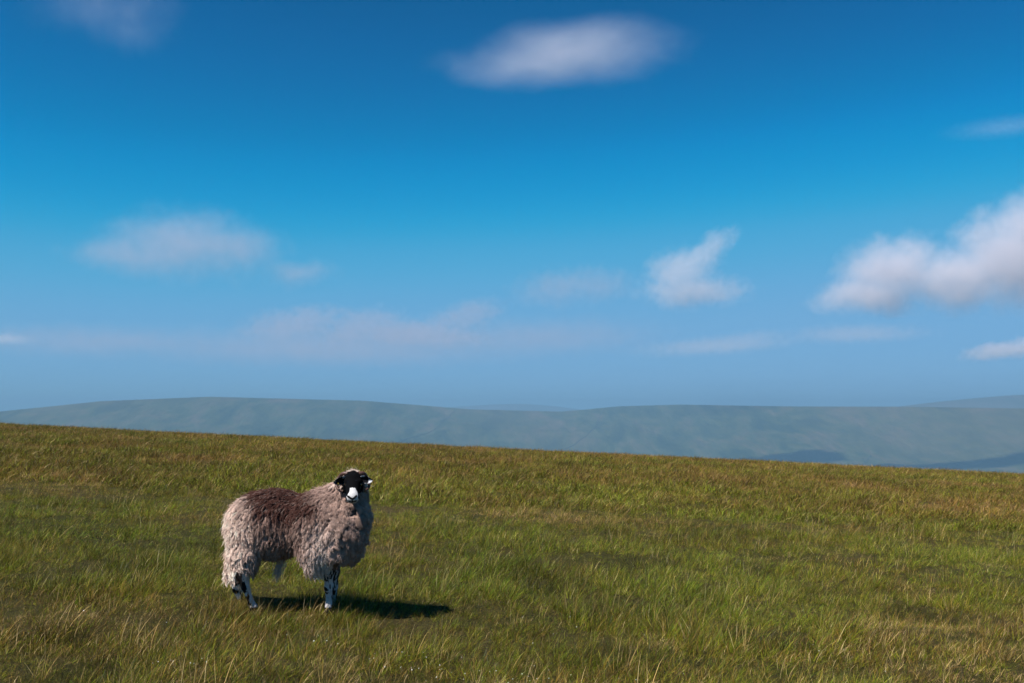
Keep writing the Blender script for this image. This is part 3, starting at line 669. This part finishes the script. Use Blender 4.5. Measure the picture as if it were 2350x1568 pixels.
def woolly(p):
    x, z, y = unP(p)
    face = (x > 1330) & (x < 1545) & (z > 140) & (((y < HY + 0.012) & (z < 330)) | ((y < HY - 0.05) & (z < 390)) | ((y < HY - 0.085) & (z < 460)))
    throat = (x > 1375) & (x < 1480) & (y < HY - 0.07) & (z < 460)
    crown = (z < 165) & (y < HY - 0.04)
    cheeks = (x > 1330) & (x < 1545) & (z < 330) & (z > 140) & (y < HY + 0.05)
    legs = ((z > 1010) & (x > 1000)) | ((z > 940) & (x > 1190)) | ((z > 1030) & (x > 320) & (y < 0.05)) | ((z > 1130) & (x < 340)) | (z > 1200)
    return np.where(face | throat | legs | cheeks | crown, 0.0, 1.0) * np.where(y > 0.16, 0.6, 1.0)
cream = np.array((0.92, 0.69, 0.58)); greyb = np.array((0.50, 0.345, 0.285)); saddle = np.array((0.105, 0.050, 0.040)); pale = np.array((0.90, 0.70, 0.61)); tailc = np.array((0.72, 0.49, 0.32)); umber = np.array((0.25, 0.148, 0.118))
NP = 11; s = np.linspace(0, 1, NP); down = np.array((0, 0, -1.0)); back = np.array((-1.0, 0, 0))
def fleece(NL, NS, keep, fat=1.0, longer=1.0, tight=0.80):
    rp, rn = roots(NL, keep); rx, rz, ry = unP(rp)
    front = sstep(1250, 1400, rx) * sstep(250, 420, rz); fringe = np.exp(-((rx - 1090) / 120) ** 2) * sstep(760, 1000, rz)
    top = sstep(0.35, 0.8, rn[:, 2]); belly = sstep(900, 1020, rz) * (rx > 450) * (rx < 1020)
    hind = sstep(850, 1050, rz) * (rx < 470); cap_ = sstep(320, 230, rz) * (rx > 1250); tail = (rx < 365) & (rz > 850) & (ry < 0.15) & (ry > 0.05)
    Lk = 0.066 - 0.022 * top + 0.042 * fringe - 0.006 * front + 0.024 * belly + 0.010 * hind - 0.032 * cap_ - 0.012 * tail
    Lk = Lk * (0.75 + 0.5 * sr.random(NL)) * longer
    swirl = fbm(rx / 110, rz / 90, 4, 3)
    T = down[None, :] + back[None, :] * (0.25 + 0.9 * top - 0.2 * front - 0.25 * fringe + 0.7 * swirl)[:, None] + sr.normal(0, 0.26 + 0.15 * (fat > 1), (NL, 3))
    T += (hind * 0.9)[:, None] * np.array((0.6, 0, 0)); T += cap_[:, None] * np.stack([sr.normal(0, 0.5, NL), 0.6 + 0 * rx, 0.5 + 0 * rx], 1)
    T -= rn * np.sum(T * rn, 1)[:, None]; T /= np.maximum(np.linalg.norm(T, axis=1), 1e-6)[:, None]
    Bn = np.cross(rn, T)
    lift = (0.55 - 0.2 * top + 0.25 * front + 0.30 * sr.random(NL) ** 2)
    lr = fat * (0.0100 + 0.006 * front + 0.003 * fringe) * (0.65 + 0.7 * sr.random(NL))
    dirs = rn[:, None, :] * (lift[:, None] * (1 - 0.95 * s[None, :]) + 0.02)[..., None] + T[:, None, :] * (0.45 + 0.75 * s[None, :])[..., None] + down[None, None, :] * (0.35 * s[None, :] ** 1.5)[..., None]
    dirs /= np.linalg.norm(dirs, axis=2)[..., None]
    ax_ = rp[:, None, :] + np.concatenate([np.zeros((NL, 1, 3)), np.cumsum(dirs[:, 1:] * (Lk / (NP - 1))[:, None, None], 1)], 1)
    ph = sr.random(NL) * 6.28; fr = (Lk / (0.030 + 0.018 * sr.random(NL)))
    wav = np.sin(6.28 * fr[:, None] * s[None, :] + ph[:, None]); wav2 = np.cos(6.28 * fr[:, None] * s[None, :] + ph[:, None])
    am = (0.0050 * (0.5 + 1.0 * sr.random(NL)))[:, None] * s[None, :]
    ax_ = ax_ + Bn[:, None, :] * (wav * am)[..., None] + rn[:, None, :] * (wav2 * am * 0.8)[..., None]
    rad_ = np.sqrt(sr.random((NL, NS))); pa = sr.random((NL, NS)) * 6.28
    taper = (1.0 - tight * s ** 0.9) * (1 + (0.35 if fat > 1 else 0.0) * np.sin(np.pi * s))
    offs = (rad_ * lr[:, None])[:, :, None] * taper[None, None, :]
    pos = ax_[:, None, :, :] + Bn[:, None, None, :] * (offs * np.cos(pa)[..., None])[..., None] + rn[:, None, None, :] * (offs * np.sin(pa)[..., None] * 0.7)[..., None]
    sl_ = 0.72 + 0.36 * sr.random((NL, NS)); root_ = pos[:, :, :1, :]; pos = root_ + (pos - root_) * sl_[:, :, None, None]
    fz = sr.random((NL, NS)) * 6.28; fine = 0.0016 * np.sin(6.28 * 2.6 * s[None, None, :] * (0.8 + 0.4 * sr.random((NL, NS)))[..., None] + fz[..., None]) * s[None, None, :]
    pos = pos + Bn[:, None, None, :] * fine[..., None]
    stray = sr.random((NL, NS)) < 0.05; pos = pos + (stray[..., None] * s[None, None, :] ** 1.5)[..., None] * (sr.normal(0, 0.011, (NL, NS, 3)) + rn[:, None, :] * 0.008)[:, :, None, :]
    # pigment: cream rear (raised to look sunlit) and fringe, grey-brown flank, dark peat-stained saddle
    nz_ = fbm(rx / 70, rz / 50, 8, 3)
    w_rear = sstep(600, 290, rx + 130 * nz_); c = greyb * (1 - w_rear)[:, None] + cream * w_rear[:, None]
    w_fr = np.clip(fringe + 0.85 * np.exp(-((rx - 1140) / 140) ** 2) * sstep(500, 700, rz), 0, 1); c = c * (1 - w_fr)[:, None] + pale * w_fr[:, None]
    w_fl = np.clip(np.exp(-((rx - 800) / 240) ** 2) * np.exp(-((rz - 760) / 260) ** 2) * (0.68 + 0.6 * nz_), 0, 1); c = c * (1 - w_fl)[:, None] + umber * w_fl[:, None]
    w_nk = front * 0.55; c = c * (1 - w_nk)[:, None] + np.array((0.46, 0.315, 0.26)) * w_nk[:, None]
    sdl = np.exp(-(np.abs((rx - 740 - 0.40 * (rz - 430)) / 310) ** 2.2)) * np.exp(-(np.abs((rz - 385) / 205) ** 2.2)); sdl = np.clip(sdl * (2.1 + 1.5 * nz_) + 0.25 * sdl * sr.normal(0, 1, NL), 0, 1); c = c * (1 - sdl)[:, None] + saddle * sdl[:, None]
    c[tail] = tailc; c[cap_ > 0.5] = (0.66, 0.52, 0.45)
    blf = belly * 0.6; c = c * (1 - blf)[:, None] + np.array((0.18, 0.125, 0.10)) * blf[:, None]
    c = c * (0.66 + 0.6 * sr.random(NL))[:, None]
    cc = np.repeat(c, NS, 0) * (0.8 + 0.4 * sr.random(NL * NS))[:, None]
    hl = sr.random(NL * NS) < 0.06; cc[hl] = cc[hl] * 0.55 + 0.45 * np.array((0.66, 0.53, 0.45))
    return pos.reshape(NL * NS, NP, 3), np.clip(cc, 0, 0.92)
def chest(p):
    x, z, y = unP(p); return woolly(p) * ((x > 1230) & (z > 430) & (y < 0.1))
def thinned(p):
    x, z, y = unP(p); return woolly(p) * np.where((x > 1260) & (z > 430), 0.13, 1.0)
A1 = fleece(5400, 22, thinned); A2 = fleece(235, 120, chest, fat=2.1, longer=1.15, tight=0.66)
pos = np.concatenate([A1[0], A2[0]]); cc = np.concatenate([A1[1], A2[1]]); NC = len(pos)
def strands(name, pos, cols, rads, mat, parent):
    n, m = pos.shape[:2]
    hc = bpy.data.hair_curves.new(name); hc.add_curves([m] * n)
    hc.attributes['position'].data.foreach_set('vector', pos.reshape(-1).astype(np.float32)) if 'position' in hc.attributes else hc.position_data.foreach_set('vector', pos.reshape(-1).astype(np.float32))
    ra = hc.attributes.get('radius') or hc.attributes.new('radius', 'FLOAT', 'POINT'); ra.data.foreach_set('value', rads.reshape(-1).astype(np.float32))
    ca = hc.attributes.new('col', 'FLOAT_COLOR', 'CURVE'); ca.data.foreach_set('color', np.concatenate([cols, np.ones((n, 1))], 1).astype(np.float32).ravel())
    hc.materials.append(mat); o = bpy.data.objects.new(name, hc); C.objects.link(o); o.parent = parent; return o
def wool_material():
    t = NT('wool'); a = t.n('ShaderNodeAttribute', attribute_name='col')
    d = t.n('ShaderNodeBsdfDiffuse'); t.l(a.outputs['Color'], d.inputs[0]); tr = t.n('ShaderNodeBsdfTranslucent'); t.l(a.outputs['Color'], tr.inputs[0])
    mx = t.n('ShaderNodeMixShader'); mx.inputs[0].default_value = 0.25; t.l(d.outputs[0], mx.inputs[1]); t.l(tr.outputs[0], mx.inputs[2])
    t.l(mx.outputs[0], t.out.inputs[0]); return t.m
WOOL = wool_material()
rads = np.broadcast_to((0.0011 * (1 - 0.65 * s))[None, :], (NC, NP))
fl = strands('fleece', pos, cc, rads, WOOL, sheep); fl['kind'] = 'stuff'; fl['label'] = 'long matted pinkish-grey fleece with a dark brown saddle'
# a white tuft hanging under the belly
nb = 100; s2 = np.linspace(0, 1, 9); o0 = P(735, 985, 0.04) + sr.normal(0, 1, (nb, 3)) * np.array((0.020, 0.014, 0.014))
dd = np.array((-0.22, 0, -1)) + sr.normal(0, 0.10, (nb, 3)); pp = o0[:, None, :] + dd[:, None, :] * (0.135 * (0.55 + 0.5 * sr.random(nb)))[:, None, None] * s2[None, :, None]
pp[:, :, 0] += 0.006 * np.sin(9 * s2)[None, :]; pp -= (pp - pp.mean(0, keepdims=True)) * (0.35 * s2[None, :, None])
bt = strands('belly_tuft', pp, np.tile(np.array((0.55, 0.46, 0.41)), (nb, 1)) * (0.7 + 0.5 * sr.random((nb, 1))), np.broadcast_to((0.0011 * (1 - 0.6 * s2))[None, :], (nb, 9)), WOOL, sheep); bt['label'] = 'white tuft of wool hanging under the belly'

# ---- horns, ears, eyes
def tube(name, path, rad, mat, parent, nseg=14, ridge=0.0):
    path = np.array(path, float); n = len(path); t = np.gradient(path, axis=0); t /= np.linalg.norm(t, axis=1)[:, None]
    up = np.array((0, 1.0, 0.1)); V = []; F = []
    for i in range(n):
        a = np.cross(t[i], up); a /= np.linalg.norm(a); b = np.cross(t[i], a); r = rad[i] * (1 + ridge * math.sin(i * 2.1))
        for k in range(nseg): V.append(path[i] + r * (math.cos(k * 6.2832 / nseg) * a + math.sin(k * 6.2832 / nseg) * b))
    for i in range(n - 1):
        for k in range(nseg): F.append((i * nseg + k, i * nseg + (k + 1) % nseg, (i + 1) * nseg + (k + 1) % nseg, (i + 1) * nseg + k))
    F.append(tuple(range(nseg))[::-1]); F.append(tuple(range((n - 1) * nseg, n * nseg)))
    return mesh_obj(name, V, F, mat, parent)
def bez(pts, n):
    pts = np.array(pts, float); u = np.linspace(0, len(pts) - 1, n); out = []
    for x in u:                                              # Catmull-Rom through the points
        i = min(int(x), len(pts) - 2); f = x - i; p0, p1, p2, p3 = pts[max(i - 1, 0)], pts[i], pts[i + 1], pts[min(i + 2, len(pts) - 1)]
        out.append(0.5 * (2 * p1 + (p2 - p0) * f + (2 * p0 - 5 * p1 + 4 * p2 - p3) * f * f + (3 * p1 - p0 - 3 * p2 + p3) * f ** 3))
    return np.array(out)
def simple_mat(name, c1, c2, rough, scale, spec=0.3):
    t = NT(name); g = t.n('ShaderNodeTexCoord').outputs['Object']; p = t.n('ShaderNodeBsdfPrincipled'); p.inputs['Roughness'].default_value = rough; p.inputs['Specular IOR Level'].default_value = spec
    t.l(t.mix(t.noise(g, scale, 4, 0.6), c1, c2), p.inputs['Base Color']); bp = t.n('ShaderNodeBump'); bp.inputs['Strength'].default_value = 0.4; bp.inputs['Distance'].default_value = 0.003
    t.l(t.noise(g, scale * 1.5, 3), bp.inputs['Height']); t.l(bp.outputs[0], p.inputs['Normal']); t.l(p.outputs[0], t.out.inputs[0]); return t.m
HORN = simple_mat('horn', (0.11, 0.045, 0.03), (0.035, 0.018, 0.014), 0.5, 90, 0.4)
hl_ = bez([P(1385, 150, HY - 0.04), P(1335, 150, HY - 0.03), P(1302, 180, HY - 0.01), P(1272, 240, HY - 0.02), P(1284, 292, HY - 0.05), P(1325, 316, HY - 0.08)], 30)
tube('horn', hl_, np.interp(np.linspace(0, 1, 30), [0, 0.5, 1], [0.0135, 0.0105, 0.004]), HORN, sheep, ridge=0.06)
hr_ = bez([P(1490, 150, HY - 0.04), P(1530, 146, HY - 0.03), P(1562, 178, HY - 0.01), P(1590, 240, HY - 0.02), P(1584, 288, HY - 0.05), P(1550, 310, HY - 0.07)], 30)
tube('horn', hr_, np.interp(np.linspace(0, 1, 30), [0, 0.5, 1], [0.0135, 0.0105, 0.005]), HORN, sheep, ridge=0.06)
def ear(base, tip, wid, mat_cols, droop):
    base = np.array(base); tip = np.array(tip); n, m = 12, 9; ax = tip - base; L = np.linalg.norm(ax); ax = ax / L
    upv = np.array((0, -0.25, 1.0)); upv -= ax * (upv @ ax); upv /= np.linalg.norm(upv); nrm = np.cross(ax, upv); nrm *= np.sign(-nrm[1]) or 1
    V = []; cols = []
    for side in (0, 1):
        for i in range(n):
            f = i / (n - 1); w = wid * (math.sin(math.pi * min(0.999, 0.16 + 0.84 * f)) ** 0.55) * (1 - 0.18 * f)
            for j in range(m):
                g = j / (m - 1) * 2 - 1; cupd = (-0.012 + 0.016 * g * g) * math.sin(math.pi * (0.15 + 0.8 * f))
                p = base + ax * (f * L) + upv * (g * w) + nrm * (cupd + (0.0 if side == 0 else -0.006 * (1 - g * g) - 0.001)) + np.array((0, 0, -droop * f * f)); V.append(p)
                rim = abs(g) > 0.82 or f > 0.93
                cols.append(mat_cols(f, g, rim))
    F = []
    for sd_ in (0, 1):
        o = sd_ * n * m
        for i in range(n - 1):
            for j in range(m - 1):
                q = (o + i * m + j, o + i * m + j + 1, o + (i + 1) * m + j + 1, o + (i + 1) * m + j); F.append(q if sd_ else q[::-1])
    ring = [j for j in range(m)] + [i * m + m - 1 for i in range(1, n)] + [(n - 1) * m + j for j in range(m - 2, -1, -1)] + [i * m for i in range(n - 2, 0, -1)]
    for a, b in zip(ring, ring[1:] + ring[:1]): F.append((a, b, b + n * m, a + n * m))
    return mesh_obj('ear', V, F, body.data.materials[0], sheep, cols=np.array(cols))
BLK = (0.008, 0.008, 0.010); WHT = (0.55, 0.55, 0.58)
def ear_l(f, g, rim):
    h = math.sin(f * 23 + g * 9) * 0.5 + math.sin(f * 41 - g * 17) * 0.5
    return WHT if (rim and h > 0.1) or (f < 0.25 and g > 0.4) or (f > 0.8 and h > 0.3) else BLK
def ear_r(f, g, rim):
    h = math.sin(f * 19 + g * 7) * 0.5 + math.sin(f * 37 - g * 13) * 0.5
    return WHT if (f > 0.62 and g < 0.1) or (rim and h > 0.15) or (f < 0.35 and g > 0.6) else BLK
e_l = ear(P(1366, 208, HY - 0.055), P(1244, 226, HY - 0.10), 0.030, ear_l, 0.008); e_l['label'] = 'ear with pale speckled rim and a small yellow tag'
e_r = ear(P(1508, 205, HY - 0.055), P(1622, 208, HY - 0.10), 0.029, ear_r, 0.006); e_r['label'] = 'black ear with a white tip'
TAGM = simple_mat('tag_plastic', (0.25, 0.17, 0.02), (0.18, 0.12, 0.015), 0.4, 60)
tb = P(1290, 246, HY - 0.100); tw, th_, td = 0.007, 0.009, 0.0016
tv = [tb + np.array((sx * tw / 2 * (0.8 if sz > 0 else 1), sy * td, sz * th_ / 2)) for sy in (-1, 1) for sx, sz in ((-1, -1), (1, -1), (1, 1), (-1, 1))]
tg = mesh_obj('ear_tag', tv, [(0, 1, 2, 3), (7, 6, 5, 4), (0, 4, 5, 1), (1, 5, 6, 2), (2, 6, 7, 3), (3, 7, 4, 0)], TAGM, e_l, smooth=False)
EYE_M = simple_mat('eye_amber', (0.035, 0.018, 0.006), (0.015, 0.008, 0.004), 0.08, 200, 0.6)
def eyeball(c, r):
    V = []; F = []; n, m = 8, 12
    for i in range(n + 1):
        a = math.pi * i / n
        for k in range(m): V.append((c[0] + r * math.sin(a) * math.cos(k * 6.2832 / m), c[1] + r * math.sin(a) * math.sin(k * 6.2832 / m), c[2] + r * math.cos(a)))
    for i in range(n):
        for k in range(m): F.append((i * m + k, i * m + (k + 1) % m, (i + 1) * m + (k + 1) % m, (i + 1) * m + k))
    return mesh_obj('eye', V, F, EYE_M, sheep)
eyeball(P(1366, 252, HY - 0.082), 0.0115); eyeball(P(1507, 252, HY - 0.082), 0.0115)
print('sheep', len(V), NC, time.time() - T0)

print('script', time.time() - T0)
